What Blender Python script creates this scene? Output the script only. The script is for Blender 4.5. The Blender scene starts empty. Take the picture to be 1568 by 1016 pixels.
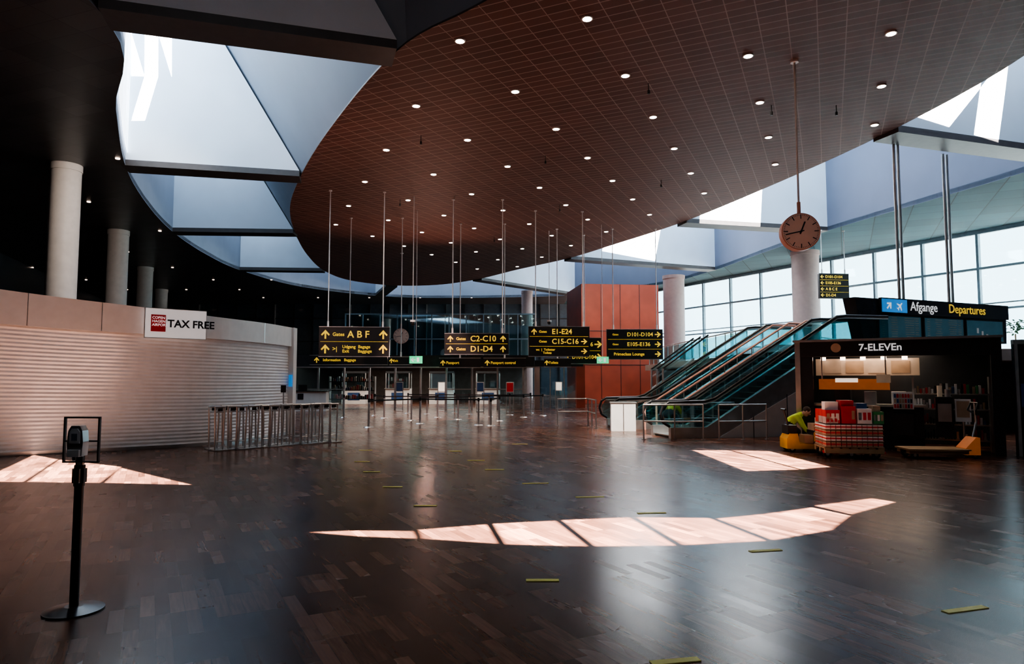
import bpy, math, random
from mathutils import Vector, Matrix
random.seed(4)
scene = bpy.context.scene
COL = scene.collection
PI = math.pi

# ------------------------------------------------------------------ materials
def pm(name, col, rough=0.5, metal=0.0, emis=None, es=0.0, var=0.12, scale=4.0, spec=0.5):
    m = bpy.data.materials.new(name); m.use_nodes = True
    nt = m.node_tree; b = nt.nodes['Principled BSDF']
    tc = nt.nodes.new('ShaderNodeTexCoord'); nz = nt.nodes.new('ShaderNodeTexNoise')
    nz.inputs['Scale'].default_value = scale
    nt.links.new(tc.outputs['Object'], nz.inputs['Vector'])
    r = nt.nodes.new('ShaderNodeValToRGB')
    r.color_ramp.elements[0].position = 0.3; r.color_ramp.elements[1].position = 0.7
    r.color_ramp.elements[0].color = [c*(1-var) for c in col[:3]]+[1]
    r.color_ramp.elements[1].color = [min(1, c*(1+var)) for c in col[:3]]+[1]
    nt.links.new(nz.outputs['Fac'], r.inputs['Fac'])
    nt.links.new(r.outputs['Color'], b.inputs['Base Color'])
    b.inputs['Roughness'].default_value = rough
    b.inputs['Metallic'].default_value = metal
    b.inputs['Specular IOR Level'].default_value = spec
    if emis:
        b.inputs['Emission Color'].default_value = list(emis)+[1]
        b.inputs['Emission Strength'].default_value = es
    return m

def glassmat(name, tint=(0.8, 0.95, 1.0), f=0.12):
    m = bpy.data.materials.new(name); m.use_nodes = True
    nt = m.node_tree; nt.nodes.clear()
    o = nt.nodes.new('ShaderNodeOutputMaterial'); mx = nt.nodes.new('ShaderNodeMixShader')
    t = nt.nodes.new('ShaderNodeBsdfTransparent'); g = nt.nodes.new('ShaderNodeBsdfGlossy')
    t.inputs[0].default_value = (*tint, 1); g.inputs['Roughness'].default_value = 0.03
    g.inputs['Color'].default_value = (0.8, 0.95, 1, 1)
    mx.inputs[0].default_value = f
    nt.links.new(t.outputs[0], mx.inputs[1]); nt.links.new(g.outputs[0], mx.inputs[2])
    nt.links.new(mx.outputs[0], o.inputs[0])
    return m

def nm(nt, op, a, b=None, c=None):
    n = nt.nodes.new('ShaderNodeMath'); n.operation = op
    for i, v in enumerate((a, b, c)):
        if v is None: continue
        if isinstance(v, (int, float)): n.inputs[i].default_value = v
        else: nt.links.new(v, n.inputs[i])
    return n.outputs[0]

def floor_material():
    m = bpy.data.materials.new('parquet_floor'); m.use_nodes = True
    nt = m.node_tree; b = nt.nodes['Principled BSDF']; L = nt.links.new
    tc = nt.nodes.new('ShaderNodeTexCoord'); mp = nt.nodes.new('ShaderNodeMapping')
    mp.inputs['Rotation'].default_value = (0, 0, math.radians(-28))
    L(tc.outputs['Object'], mp.inputs[0])
    s = nt.nodes.new('ShaderNodeSeparateXYZ'); L(mp.outputs[0], s.inputs[0])
    a = nm(nt, 'DIVIDE', s.outputs[0], 0.095)
    ia = nm(nt, 'FLOOR', a)
    blk = nm(nt, 'FLOOR', nm(nt, 'DIVIDE', a, 5.0))
    # regular half-bond offset between neighbouring block rows
    off = nm(nt, 'MULTIPLY', nm(nt, 'FRACT', nm(nt, 'MULTIPLY', blk, 0.5)), 1.0)
    bb = nm(nt, 'ADD', nm(nt, 'DIVIDE', s.outputs[1], 0.50), off)
    ib = nm(nt, 'FLOOR', bb)
    cx = nt.nodes.new('ShaderNodeCombineXYZ'); L(ia, cx.inputs[0]); L(ib, cx.inputs[1])
    w2 = nt.nodes.new('ShaderNodeTexWhiteNoise'); w2.noise_dimensions = '3D'; L(cx.outputs[0], w2.inputs['Vector'])
    cb = nt.nodes.new('ShaderNodeCombineXYZ'); L(blk, cb.inputs[0]); L(ib, cb.inputs[1]); cb.inputs[2].default_value = 7.3
    w3 = nt.nodes.new('ShaderNodeTexWhiteNoise'); w3.noise_dimensions = '3D'; L(cb.outputs[0], w3.inputs['Vector'])
    mp2 = nt.nodes.new('ShaderNodeMapping'); mp2.inputs['Scale'].default_value = (26, 2.2, 1); L(mp.outputs[0], mp2.inputs[0])
    nz = nt.nodes.new('ShaderNodeTexNoise'); nz.inputs['Scale'].default_value = 1.6; nz.inputs['Detail'].default_value = 4; L(mp2.outputs[0], nz.inputs[0])
    v = nm(nt, 'ADD', nm(nt, 'MULTIPLY', w2.outputs['Value'], 0.36), nm(nt, 'MULTIPLY', w3.outputs['Value'], 0.26))
    v = nm(nt, 'ADD', v, nm(nt, 'MULTIPLY', nz.outputs['Fac'], 0.36))
    r = nt.nodes.new('ShaderNodeValToRGB'); e = r.color_ramp.elements
    e[0].position = 0.15; e[0].color = (0.024, 0.0095, 0.006, 1)
    e[1].position = 0.95; e[1].color = (0.28, 0.132, 0.083, 1)
    k = e.new(0.55); k.color = (0.086, 0.036, 0.023, 1)
    L(v, r.inputs['Fac'])
    fa = nm(nt, 'FRACT', a); fb = nm(nt, 'FRACT', bb)
    gap = nm(nt, 'MAXIMUM', nm(nt, 'LESS_THAN', fa, 0.03), nm(nt, 'LESS_THAN', fb, 0.006))
    mx = nt.nodes.new('ShaderNodeMixRGB'); L(nm(nt, 'MULTIPLY', gap, 0.7), mx.inputs[0]); L(r.outputs[0], mx.inputs[1])
    mx.inputs[2].default_value = (0.01, 0.006, 0.005, 1)
    L(mx.outputs[0], b.inputs['Base Color'])
    n2 = nt.nodes.new('ShaderNodeTexNoise'); n2.inputs['Scale'].default_value = 0.7; L(tc.outputs['Object'], n2.inputs[0])
    rr = nm(nt, 'ADD', nm(nt, 'MULTIPLY', n2.outputs['Fac'], 0.10), nm(nt, 'MULTIPLY', w2.outputs['Value'], 0.05))
    L(nm(nt, 'ADD', rr, 0.18), b.inputs['Roughness'])
    b.inputs['Specular IOR Level'].default_value = 0.20
    b.inputs['Specular Tint'].default_value = (1, .86, .78, 1)
    return m

def grid_material(name, base, line, rot, px, py, wx, wy, rough=0.45, metal=0.0, var=0.3, spec=0.5):
    m = bpy.data.materials.new(name); m.use_nodes = True
    nt = m.node_tree; b = nt.nodes['Principled BSDF']; L = nt.links.new
    tc = nt.nodes.new('ShaderNodeTexCoord'); mp = nt.nodes.new('ShaderNodeMapping')
    mp.inputs['Rotation'].default_value = (0, 0, math.radians(rot)); L(tc.outputs['Object'], mp.inputs[0])
    s = nt.nodes.new('ShaderNodeSeparateXYZ'); L(mp.outputs[0], s.inputs[0])
    a = nm(nt, 'DIVIDE', s.outputs[0], px); c = nm(nt, 'DIVIDE', s.outputs[1], py)
    g = nm(nt, 'MAXIMUM', nm(nt, 'LESS_THAN', nm(nt, 'FRACT', a), wx), nm(nt, 'LESS_THAN', nm(nt, 'FRACT', c), wy))
    cx = nt.nodes.new('ShaderNodeCombineXYZ'); L(nm(nt, 'FLOOR', a), cx.inputs[0]); L(nm(nt, 'FLOOR', c), cx.inputs[1])
    w = nt.nodes.new('ShaderNodeTexWhiteNoise'); L(cx.outputs[0], w.inputs['Vector'])
    r = nt.nodes.new('ShaderNodeValToRGB')
    r.color_ramp.elements[0].color = [x*(1-var) for x in base]+[1]
    r.color_ramp.elements[1].color = [min(1, x*(1+var)) for x in base]+[1]
    L(w.outputs['Value'], r.inputs['Fac'])
    mx = nt.nodes.new('ShaderNodeMixRGB'); L(g, mx.inputs[0]); L(r.outputs[0], mx.inputs[1]); mx.inputs[2].default_value = (*line, 1)
    L(mx.outputs[0], b.inputs['Base Color'])
    b.inputs['Roughness'].default_value = rough; b.inputs['Metallic'].default_value = metal
    b.inputs['Specular IOR Level'].default_value = spec
    return m

M_FLOOR = floor_material()
M_WOODCEIL = grid_material('wood_panel_ceiling', (0.125, 0.056, 0.043), (0.38, 0.26, 0.22), 24.8, 0.6, 0.3, 0.035, 0.09, 0.6, 0.0, 0.15, 0.2)
M_CEIL = grid_material('dark_ceiling_panels', (0.05, 0.048, 0.05), (0.02, 0.02, 0.02), 20, 1.2, 0.6, 0.02, 0.03, 0.4)
M_SOFFIT = grid_material('metal_soffit_panels', (0.045, 0.095, 0.115), (0.012, 0.025, 0.03), 26, 1.5, 1.5, 0.03, 0.03, 0.75, 0.0, 0.2, 0.1)  # teal reflection is put into the base colour
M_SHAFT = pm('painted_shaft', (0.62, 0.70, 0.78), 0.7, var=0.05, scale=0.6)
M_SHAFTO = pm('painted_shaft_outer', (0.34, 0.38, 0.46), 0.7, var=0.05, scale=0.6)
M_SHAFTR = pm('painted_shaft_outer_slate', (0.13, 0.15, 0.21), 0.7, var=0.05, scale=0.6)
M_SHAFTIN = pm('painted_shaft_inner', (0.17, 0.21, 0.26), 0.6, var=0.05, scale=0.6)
M_FRAME = pm('window_frame', (0.22, 0.30, 0.34), 0.5)
M_BEAM = pm('beam_soffit', (0.05, 0.045, 0.045), 0.5)
M_DARK = pm('dark_panel', (0.02, 0.022, 0.026), 0.25)
M_DARKW = pm('dark_wall', (0.03, 0.032, 0.036), 0.35)
M_BGLASS = pm('dark_glass_wall', (0.05, 0.065, 0.08), 0.12)
M_BLACK = pm('black_plastic', (0.012, 0.012, 0.013), 0.35)
M_STEEL = pm('brushed_steel', (0.62, 0.61, 0.60), 0.3, 0.9)
M_ROD = pm('steel_rod', (0.75, 0.70, 0.67), 0.4, 0.1)
M_COLUMN = pm('column_plaster', (0.60, 0.54, 0.50), 0.6, var=0.05)
M_COLR = pm('column_rose', (0.48, 0.33, 0.29), 0.55, var=0.05)
M_WHITE = pm('white_paint', (0.80, 0.78, 0.76), 0.45, var=0.04)
M_SHUT = pm('shutter_metal', (0.80, 0.77, 0.75), 0.33, 0.1, var=0.05)
M_RED = pm('red_wall', (0.34, 0.062, 0.03), 0.5, var=0.15, scale=1)
M_REDP = pm('red_print', (0.55, 0.03, 0.035), 0.4)
M_YEL = pm('yellow_text', (0.95, 0.62, 0.03), 0.4, emis=(1, 0.62, 0.05), es=0.55)
M_WTEXT = pm('white_text', (0.9, 0.9, 0.9), 0.4, emis=(1, 1, 1), es=0.5)
M_SIGNW = pm('lit_sign_face', (0.85, 0.85, 0.86), 0.4, emis=(1, 1, 1), es=0.28)
M_BTEXT = pm('black_text', (0.015, 0.015, 0.02), 0.4)
M_TAPE = pm('yellow_tape', (0.95, 0.78, 0.20), 0.5)
M_SPOT = pm('downlight_glow', (1, 1, 1), 0.5, emis=(1, 0.86, 0.74), es=30)
M_SPOT2 = pm('downlight_dim', (1, 1, 1), 0.5, emis=(1, 0.75, 0.6), es=6)
M_GLASS = glassmat('clear_glass')
M_TEAL = glassmat('teal_glass', (0.62, 0.88, 0.90), 0.3)
M_GLAZE = pm('skylight_glazing', (0.8, 0.9, 1), 0.5, emis=(0.66, 0.83, 1.0), es=5.2, var=0.02)
M_CLERE = pm('clerestory_glazing', (0.8, 0.9, 1), 0.5, emis=(0.9, 0.96, 1.0), es=4.0, var=0.02)
M_BLUE = pm('blue_panel', (0.03, 0.25, 0.65), 0.4, emis=(0.05, 0.35, 0.9), es=0.4)
M_BLUEP = pm('blue_print', (0.035, 0.08, 0.20), 0.4)
M_GREENP = pm('green_print', (0.05, 0.28, 0.10), 0.4)
M_SCREEN = pm('screen', (0.03, 0.07, 0.09), 0.15, emis=(0.05, 0.12, 0.16), es=0.25)
M_GREEN = pm('green_exit', (0.02, 0.5, 0.2), 0.4, emis=(0.05, 0.9, 0.4), es=0.9)
M_ORANGE = pm('orange_panel', (0.6, 0.17, 0.05), 0.5, emis=(1, 0.3, 0.06), es=0.12)
M_BEIGE = pm('beige_lit_panel', (0.55, 0.42, 0.32), 0.6, emis=(1, 0.75, 0.5), es=0.06)
M_CLOCK = pm('clock_face', (0.85, 0.66, 0.58), 0.5, var=0.03)
M_CLOCKR = pm('clock_rim', (0.65, 0.32, 0.24), 0.4)
M_HIVIS = pm('hivis_fabric', (0.62, 0.85, 0.04), 0.7)
M_NAVY = pm('navy_fabric', (0.02, 0.022, 0.035), 0.8)
M_SKIN = pm('skin', (0.62, 0.38, 0.28), 0.5)
M_HAIR = pm('hair', (0.05, 0.03, 0.02), 0.7)
M_YP = pm('yellow_paint', (0.60, 0.33, 0.02), 0.4)
M_WOODP = pm('pallet_wood', (0.42, 0.27, 0.14), 0.7)
M_CARD = pm('cardboard', (0.42, 0.28, 0.18), 0.8)
M_LITW = pm('lit_white', (0.8, 0.75, 0.68), 0.6, emis=(1, 0.85, 0.7), es=0.9)
M_LEAF = pm('leaf', (0.04, 0.12, 0.03), 0.6)
M_CREAM = pm('interior_wall', (0.34, 0.28, 0.25), 0.6)

# ------------------------------------------------------------------ mesh builder
class MB:
    def __init__(s, name):
        s.name = name; s.v = []; s.f = []; s.mi = []; s.sm = []; s.mats = []; s.M = Matrix.Identity(4)
    def mat(s, m):
        if m not in s.mats: s.mats.append(m)
        return s.mats.index(m)
    def add(s, vs, fs, m, smooth=False):
        o = len(s.v); s.v += [s.M @ Vector(v) for v in vs]; k = s.mat(m)
        for f in fs:
            s.f.append([i+o for i in f]); s.mi.append(k); s.sm.append(smooth)
    def box(s, c, d, m, rz=0.0, R=None):
        x, y, z = d[0]/2, d[1]/2, d[2]/2
        R = R or Matrix.Rotation(rz, 3, 'Z')
        vs = [Vector(c)+R @ Vector(p) for p in [(-x,-y,-z),(x,-y,-z),(x,y,-z),(-x,y,-z),(-x,-y,z),(x,-y,z),(x,y,z),(-x,y,z)]]
        s.add(vs, [(0,3,2,1),(4,5,6,7),(0,1,5,4),(1,2,6,5),(2,3,7,6),(3,0,4,7)], m)
    def cyl(s, p0, p1, r, m, n=14, r2=None, smooth=True):
        p0 = Vector(p0); p1 = Vector(p1); r2 = r if r2 is None else r2
        d = (p1-p0).normalized(); a = Vector((0,0,1)) if abs(d.z) < 0.9 else Vector((1,0,0))
        u = d.cross(a).normalized(); w = d.cross(u)
        vs = []
        for p, rr in ((p0, r), (p1, r2)):
            for i in range(n):
                t = 2*PI*i/n; vs.append(p+u*math.cos(t)*rr+w*math.sin(t)*rr)
        s.add(vs, [(i, i+n, (i+1) % n+n, (i+1) % n) for i in range(n)], m, smooth)
        s.add(vs[:n], [tuple(range(n))], m); s.add(vs[n:], [tuple(reversed(range(n)))], m)
    def tube(s, pts, r, m, n=8):
        for a, b in zip(pts[:-1], pts[1:]): s.cyl(a, b, r, m, n)
    def ell(s, c, r, m, nu=14, nv=9, R=None):
        vs = []; R = R or Matrix.Identity(3)
        for j in range(nv+1):
            ph = PI*j/nv
            for i in range(nu):
                t = 2*PI*i/nu
                vs.append(Vector(c)+R @ Vector((r[0]*math.sin(ph)*math.cos(t), r[1]*math.sin(ph)*math.sin(t), r[2]*math.cos(ph))))
        fs = [(j*nu+i, (j+1)*nu+i, (j+1)*nu+(i+1) % nu, j*nu+(i+1) % nu) for j in range(nv) for i in range(nu)]
        s.add(vs, fs, m, True)
    def prism(s, pts, z0, z1, m, mside=None):
        n = len(pts); vs = [(p[0], p[1], z0) for p in pts]+[(p[0], p[1], z1) for p in pts]
        s.add(vs, [tuple(reversed(range(n))), tuple(range(n, 2*n))], m)
        s.add(vs, [(i, (i+1) % n, (i+1) % n+n, i+n) for i in range(n)], mside or m)
    def xz(s, pts, y0, y1, m):   # profile in local x-z extruded in y
        n = len(pts); vs = [(p[0], y0, p[1]) for p in pts]+[(p[0], y1, p[1]) for p in pts]
        s.add(vs, [tuple(range(n)), tuple(reversed(range(n, 2*n)))], m)
        s.add(vs, [(i, i+n, (i+1) % n+n, (i+1) % n) for i in range(n)], m)
    def text(s, body, size, pos, m, align='LEFT', back=False, bold=0.0):
        cu = bpy.data.curves.new('t', 'FONT'); cu.body = body; cu.size = size; cu.align_x = align
        cu.extrude = 0.003; cu.offset = bold; cu.resolution_u = 3
        ob = bpy.data.objects.new('t', cu); COL.objects.link(ob); bpy.context.view_layer.update()
        me = bpy.data.meshes.new_from_object(ob.evaluated_get(bpy.context.evaluated_depsgraph_get()))
        sx = -1 if back else 1
        vs = [(pos[0]+sx*v.co.x, pos[1]-sx*v.co.z, pos[2]+v.co.y) for v in me.vertices]
        s.add(vs, [tuple(p.vertices) for p in me.polygons], m)
        bpy.data.meshes.remove(me); bpy.data.objects.remove(ob); bpy.data.curves.remove(cu)
    def arrow(s, x, y, z, h, m, ang=0.0):
        P = [(-.09,-.5),(.09,-.5),(.09,.12),(.36,-.15),(.48,-.03),(0,.5),(-.48,-.03),(-.36,-.15),(-.09,.12)]
        c, q = math.cos(ang), math.sin(ang)
        s.xz([(x+h*(c*a+q*b), z+h*(-q*a+c*b)) for a, b in P], y-0.006, y, m)
    def mesh(s):
        me = bpy.data.meshes.new(s.name)
        me.from_pydata([tuple(v) for v in s.v], [], s.f)
        for m in s.mats: me.materials.append(m)
        me.polygons.foreach_set('material_index', s.mi); me.polygons.foreach_set('use_smooth', s.sm)
        me.update(); return me
    def done(s, parent=None, loc=None):
        ob = bpy.data.objects.new(s.name, s.mesh()); COL.objects.link(ob)
        if parent: ob.parent = parent
        if loc: ob.location = loc
        return ob

def frame(o, right):
    r = Vector((right[0], right[1], 0)).normalized(); y = Vector((-r.y, r.x, 0)); z = Vector((0, 0, 1))
    M = Matrix.Identity(4)
    for i, a in enumerate((r, y, z)):
        for j in range(3): M[j][i] = a[j]
    for j in range(3): M[j][3] = o[j]
    return M

def empty(name, loc=(0, 0, 0)):
    e = bpy.data.objects.new(name, None); COL.objects.link(e); e.location = loc; return e

def fill(name, loops, z, th, m):
    cu = bpy.data.curves.new(name, 'CURVE'); cu.dimensions = '2D'; cu.fill_mode = 'BOTH'; cu.extrude = th/2
    for lp in loops:
        sp = cu.splines.new('POLY'); sp.points.add(len(lp)-1)
        for p, q in zip(sp.points, lp): p.co = (q[0], q[1], 0, 1)
        sp.use_cyclic_u = True
    ob = bpy.data.objects.new(name, cu); COL.objects.link(ob); bpy.context.view_layer.update()
    me = bpy.data.meshes.new_from_object(ob.evaluated_get(bpy.context.evaluated_depsgraph_get()))
    bpy.data.objects.remove(ob); bpy.data.curves.remove(cu)
    me.materials.clear(); me.materials.append(m)
    ob = bpy.data.objects.new(name, me); COL.objects.link(ob); ob.location.z = z+th/2
    return ob

def catmull(P, n=6, closed=True):
    out = []; N = len(P); rng = range(N) if closed else range(N-1)
    for i in rng:
        g = (lambda k: P[k % N]) if closed else (lambda k: P[max(0, min(N-1, k))])
        p0, p1, p2, p3 = g(i-1), g(i), g(i+1), g(i+2)
        for k in range(n):
            t = k/n
            out.append(tuple(0.5*((2*b)+(-a+c)*t+(2*a-5*b+4*c-d)*t*t+(-a+3*b-3*c+d)*t**3) for a, b, c, d in zip(p0, p1, p2, p3)))
    if not closed: out.append(tuple(P[-1]))
    return out

def inside(x, y, poly):
    c = False; n = len(poly)
    for i in range(n):
        x1, y1 = poly[i]; x2, y2 = poly[(i+1) % n]
        if (y1 > y) != (y2 > y) and x < (x2-x1)*(y-y1)/(y2-y1)+x1: c = not c
    return c

# ------------------------------------------------------------------ roof: oval ceiling, skylight ring
CZ, TZ = 9.65, 15.5
INN = [(-2.9,16.3),(-5.9,21.5),(-8.4,26.6),(-10.4,31.5),(-11.9,37),(-13.2,43.5),(-13.9,50),(-13.2,55),(-10.3,58),(-6.5,57.8),
       (-2.8,54.5),(.4,49.6),(3.7,45),(6.2,40),(8.7,34.5),(10.7,28),(12.2,21.8),(12.7,16.3),(11.5,11.5),(8.5,10.6),(4.5,11),(1.3,12.4),(-.9,14.3)]
OUT = [(-8.9,14.5),(-11.6,19.5),(-14.5,25.2),(-16.7,31),(-18.3,36.6),(-19.4,43),(-19.7,49.5),(-18,58),(-12.5,64.5),(-5.5,66),
       (5.5,64),(12.2,57),(14.6,49.5),(15.6,43),(16.7,36.4),(18.4,30),(19.8,24.2),(20,17),(19,6),(14,-3),(4,-6.5),(-5,-4),(-8.8,6)]
NS = 6
inn = catmull(INN, NS); out = catmull(OUT, NS); NN = len(inn)
near0 = 17*NS
def lean(i):
    if i <= 11*NS: return 0.55
    if i < 13*NS: return 0.55-0.42*(i-11*NS)/(2*NS)
    return 0.13 if i < near0 else 0.05
top = []
for i, (a, b) in enumerate(zip(inn, out)):
    k = lean(i); top.append((a[0]+(b[0]-a[0])*k, a[1]+(b[1]-a[1])*k))

o = MB('ceiling_oval')
o.prism(inn, CZ, CZ+0.12, M_WOODCEIL, M_BEAM); o.done()

o = MB('wall_skylight_shaft')
for i in range(NN):
    j = (i+1) % NN
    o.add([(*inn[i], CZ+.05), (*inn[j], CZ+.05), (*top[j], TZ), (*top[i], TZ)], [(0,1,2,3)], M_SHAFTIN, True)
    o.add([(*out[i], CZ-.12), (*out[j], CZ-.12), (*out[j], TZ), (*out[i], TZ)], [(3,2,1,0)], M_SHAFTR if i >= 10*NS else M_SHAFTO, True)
# slender clerestory slots in the outer shaft wall
for i in range(0, 2*NS):
    a = Vector(out[i]); b = Vector(out[i+1]); d = b-a; n = Vector((d.y, -d.x)).normalized()*0.05
    for f0, f1 in ((.06,.26),(.36,.58),(.68,.94)):
        p = a+d*f0+n; q = a+d*f1+n
        o.add([(p.x,p.y,CZ+.35),(q.x,q.y,CZ+.35),(q.x,q.y,TZ-.3),(p.x,p.y,TZ-.3)], [(0,1,2,3)], M_CLERE)
o.done()
for k in (0, 2, 4, 6, 8, 10, 12, 14, 16):
    a = Vector(inn[k*NS]); b = Vector(out[k*NS]); t = Vector(top[k*NS]); d = (b-a).normalized(); n = Vector((-d.y, d.x))*0.5
    o = MB('skylight_beam')
    b2 = b+d*.05
    def slab(pl, m):
        vs = [(p.x-n.x, p.y-n.y, z) for p, z in pl]+[(p.x+n.x, p.y+n.y, z) for p, z in pl]
        o.add(vs, [(0,1,2,3),(7,6,5,4),(0,4,5,1),(1,5,6,2),(2,6,7,3),(3,7,4,0)], m)
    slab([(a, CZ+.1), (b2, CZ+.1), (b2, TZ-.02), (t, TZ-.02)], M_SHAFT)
    slab([(a, CZ-.12), (b2, CZ-.12), (b2, CZ+.1), (a, CZ+.1)], M_BEAM)
    o.done()
# glazing: glowing cells stand for the sky; some left out to shape sun patches
openc = set([(10,3),(10,4),(10,5),(9,4),(9,5)])
for s0_ in (98,99):
    for r_ in range(0,4): openc.add((s0_, r_))
for s0_ in (86,87):
    for r_ in range(0,3): openc.add((s0_, r_))
for s0_ in (74,75):
    for r_ in range(0,3): openc.add((s0_, r_))
halfc = {(10,3):1, (9,4):0, (9,5):2, (10,5):3, (98,3):0, (99,2):2, (86,2):0, (74,2):0}
o = MB('skylight_glazing'); NR = 6
for i in range(near0):
    for r_ in range(NR):
        f0, f1 = r_/NR, (r_+1)/NR
        P = lambda k, f: (top[k][0]+(out[k][0]-top[k][0])*f, top[k][1]+(out[k][1]-top[k][1])*f, TZ)
        quad = [P(i,f0), P(i,f1), P(i+1,f1), P(i+1,f0)]
        if (i, r_) in openc:
            if (i, r_) in halfc:
                k_ = halfc[(i, r_)]; o.add([quad[k_], quad[(k_+1) % 4], quad[(k_+3) % 4]], [(0,1,2)], M_GLAZE)
            continue
        o.add(quad, [(0,1,2,3)], M_GLAZE)
o.done()
SD = Vector((-0.25, 0.577, -1.0))
def lift(poly): return [(x+0.25*TZ, y-0.577*TZ) for x, y in poly]
patches = [
 [(-2.2,7.5),(-1.6,7.3),(-.99,7.2),(-1.07,7.55),(-1.7,7.58)],
 [(-.93,7.2),(-.14,6.98),(-.29,7.9),(-1.02,7.62)],
 [(-.06,6.95),(.75,6.87),(.51,8.1),(-.21,7.93)],
 [(.83,6.87),(1.63,6.9),(1.41,8.3),(.59,8.13)],
 [(1.71,6.92),(2.60,7.1),(2.35,8.25),(1.49,8.3)],
 [(2.68,7.13),(3.5,7.6),(4.09,8.38),(3.87,8.92),(3.1,8.5),(2.43,8.22)],
 [(4.16,8.47),(5.15,9.3),(5.0,9.6),(3.96,9.05)],
 [(-10.4,15.0),(-9.36,14.2),(-7.86,11.1),(-8.6,11.1)],
 [(-9.28,14.15),(-7.36,13.0),(-6.56,11.0),(-7.78,11.1)],
 [(-7.28,12.85),(-5.0,10.8),(-6.48,11.0)],
 [(4.2,16.0),(5.03,16.0),(5.24,12.6),(4.2,12.4)],
 [(5.10,16.0),(5.9,15.8),(6.0,13.0),(5.31,12.65)],
]
nearloop = out[near0:]+[out[0]]+[top[0]]+list(reversed(top[near0:]))
fill('roof_sun_slots', [nearloop]+[lift(p) for p in patches], TZ, 0.03, M_DARKW)  # unseen roof plate, slots shaped to throw the floor sun patches

oi = lambda a, b: [out[i % NN] for i in range(a, b+1)]
lc = oi(21*NS, NN+10*NS)+[(5.5,82),(-46,82),(-46,-16),(-5,-16)]
fill('ceiling_side', [lc], CZ-.1, 0.2, M_CEIL)
rc = oi(10*NS, 21*NS)+[(-5,-16),(30.5,-16),(30.5,26),(10,68),(5.5,82)]
fill('ceiling_soffit', [rc], CZ-.1, 0.2, M_SOFFIT)

# downlights
o = MB('ceiling_downlights')
bases = [(1.67-2.9*j, 14.65+1.0*j) for j in range(0, 7)]+[(5.85,16.4),(10.1,18.15)]
for bx, by in bases:
    for k in range(-2, 16):
        x, y = bx+1.32*k, by+2.85*k
        if inside(x, y, inn) and inside(x+.5, y, inn) and inside(x-.5, y, inn) and inside(x, y+.6, inn):
            o.cyl((x, y, CZ-.03), (x, y, CZ), 0.13, M_ROD, 12)
            o.cyl((x, y, CZ-.034), (x, y, CZ-.03), 0.10, M_SPOT, 12)
o.done()
o = MB('ceiling_downlights')
for ix in range(-44, 2, 5):
    for iy in range(12, 78, 6):
        x = ix+random.uniform(-.2,.2); y = iy
        if not inside(x, y, out) and inside(x, y, lc) and random.random() < .8:
            o.cyl((x, y, CZ-.13), (x, y, CZ-.1), 0.08, M_SPOT2, 8)
o.done()
o = MB('ceiling_sensors')
for x, y in ((3.7,18.0),(7.6,19.5),(1.2,24),(6.0,27),(-3,22),(-5,30),(9.5,19.5),(2.2,31),(-1,38)):
    o.cyl((x,y,CZ-.22), (x,y,CZ), .012, M_BLACK, 6); o.cyl((x,y,CZ-.3), (x,y,CZ-.2), .035, M_BLACK, 10)
o.done()

# ------------------------------------------------------------------ floor, walls
o = MB('floor'); o.box((-6, 32, -0.1), (84, 100, 0.2), M_FLOOR); o.done()
def wall(name, p, q, z0, z1, m, th=0.3):
    p = Vector(p); q = Vector(q); d = q-p; c = (p+q)/2
    o = MB(name); o.box((c.x, c.y, (z0+z1)/2), (d.length, th, z1-z0), m, math.atan2(d.y, d.x)); return o.done()
wall('wall_rear', (-46,-15.8), (30.5,-15.8), 0, 9.55, M_DARKW)
wall('wall_right', (30.3,-15.8), (30.3,26), 0, 9.55, M_DARKW)
wall('wall_left_near', (-26,-15.6), (-26,24), 0, 9.55, M_DARKW)
wall('wall_left', (-26,24), (-45.5,81), 0, 9.55, M_DARKW)
wall('wall_back', (-45.6,72), (13,72), 0, 9.55, M_BGLASS)
o = MB('trim_1')
for i in range(28): o.box((-41+i*2, 71.75, 4.8), (0.1, 0.16, 9.4), M_STEEL if i % 4 == 0 else M_BLACK)
for z in (3.2, 5.6, 8.0): o.box((-15, 71.75, z), (56, 0.14, 0.1), M_BLACK)
o.done()
# upper glazed screen above the passport hall
ug = empty('upper_glass_screen')
p = MB('mullions')
for i in range(12): p.box((-14+i*1.45, 57.2, 5.0), (.08, .12, 4.2), M_FRAME)
for z in (2.95, 5.0, 7.1): p.box((-6.0, 57.2, z), (16.1, .12, .1), M_FRAME)
p.done(ug)
p = MB('panes'); p.box((-6.0, 57.25, 5.0), (15.9, .015, 4.1), M_TEAL); p.done(ug)

# facade (line X = 42.9 - 0.5 Y)
fac = empty('window_1')
fr = MB('frame'); FA = Vector((28.9, 28.0, 0)); fdir = Vector((-0.4472, 0.8944, 0)); FL = 42.0
ang = math.atan2(fdir.y, fdir.x)
n = 14
for i in range(n+1):
    p = FA+fdir*(FL*i/n); fr.box((p.x, p.y, 6.1), (0.13, 0.22, 7.1), M_FRAME, ang)
mid = FA+fdir*FL/2
for z, h in ((2.65,.2),(5.3,.1),(5.6,.06),(7.5,.12),(9.45,.2)): fr.box((mid.x, mid.y, z), (FL, 0.2, h), M_FRAME, ang)
fr.done(fac)
gp = MB('glass'); gp.box((mid.x+.1, mid.y+.05, 6.1), (FL, 0.01, 7.0), M_GLASS, ang); gp.done(fac)
wall('wall_facade_base', (28.9,28), (28.9-.4472*FL, 28+.8944*FL), 0, 2.55, M_DARKW)
wall('wall_facade_side', (30.3,25.9), (28.9,28), 0, 9.55, M_DARKW)
o = MB('exterior_ground'); o.box((60, 60, -0.4), (58, 200, 0.2), M_COLUMN); o.done()

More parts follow.
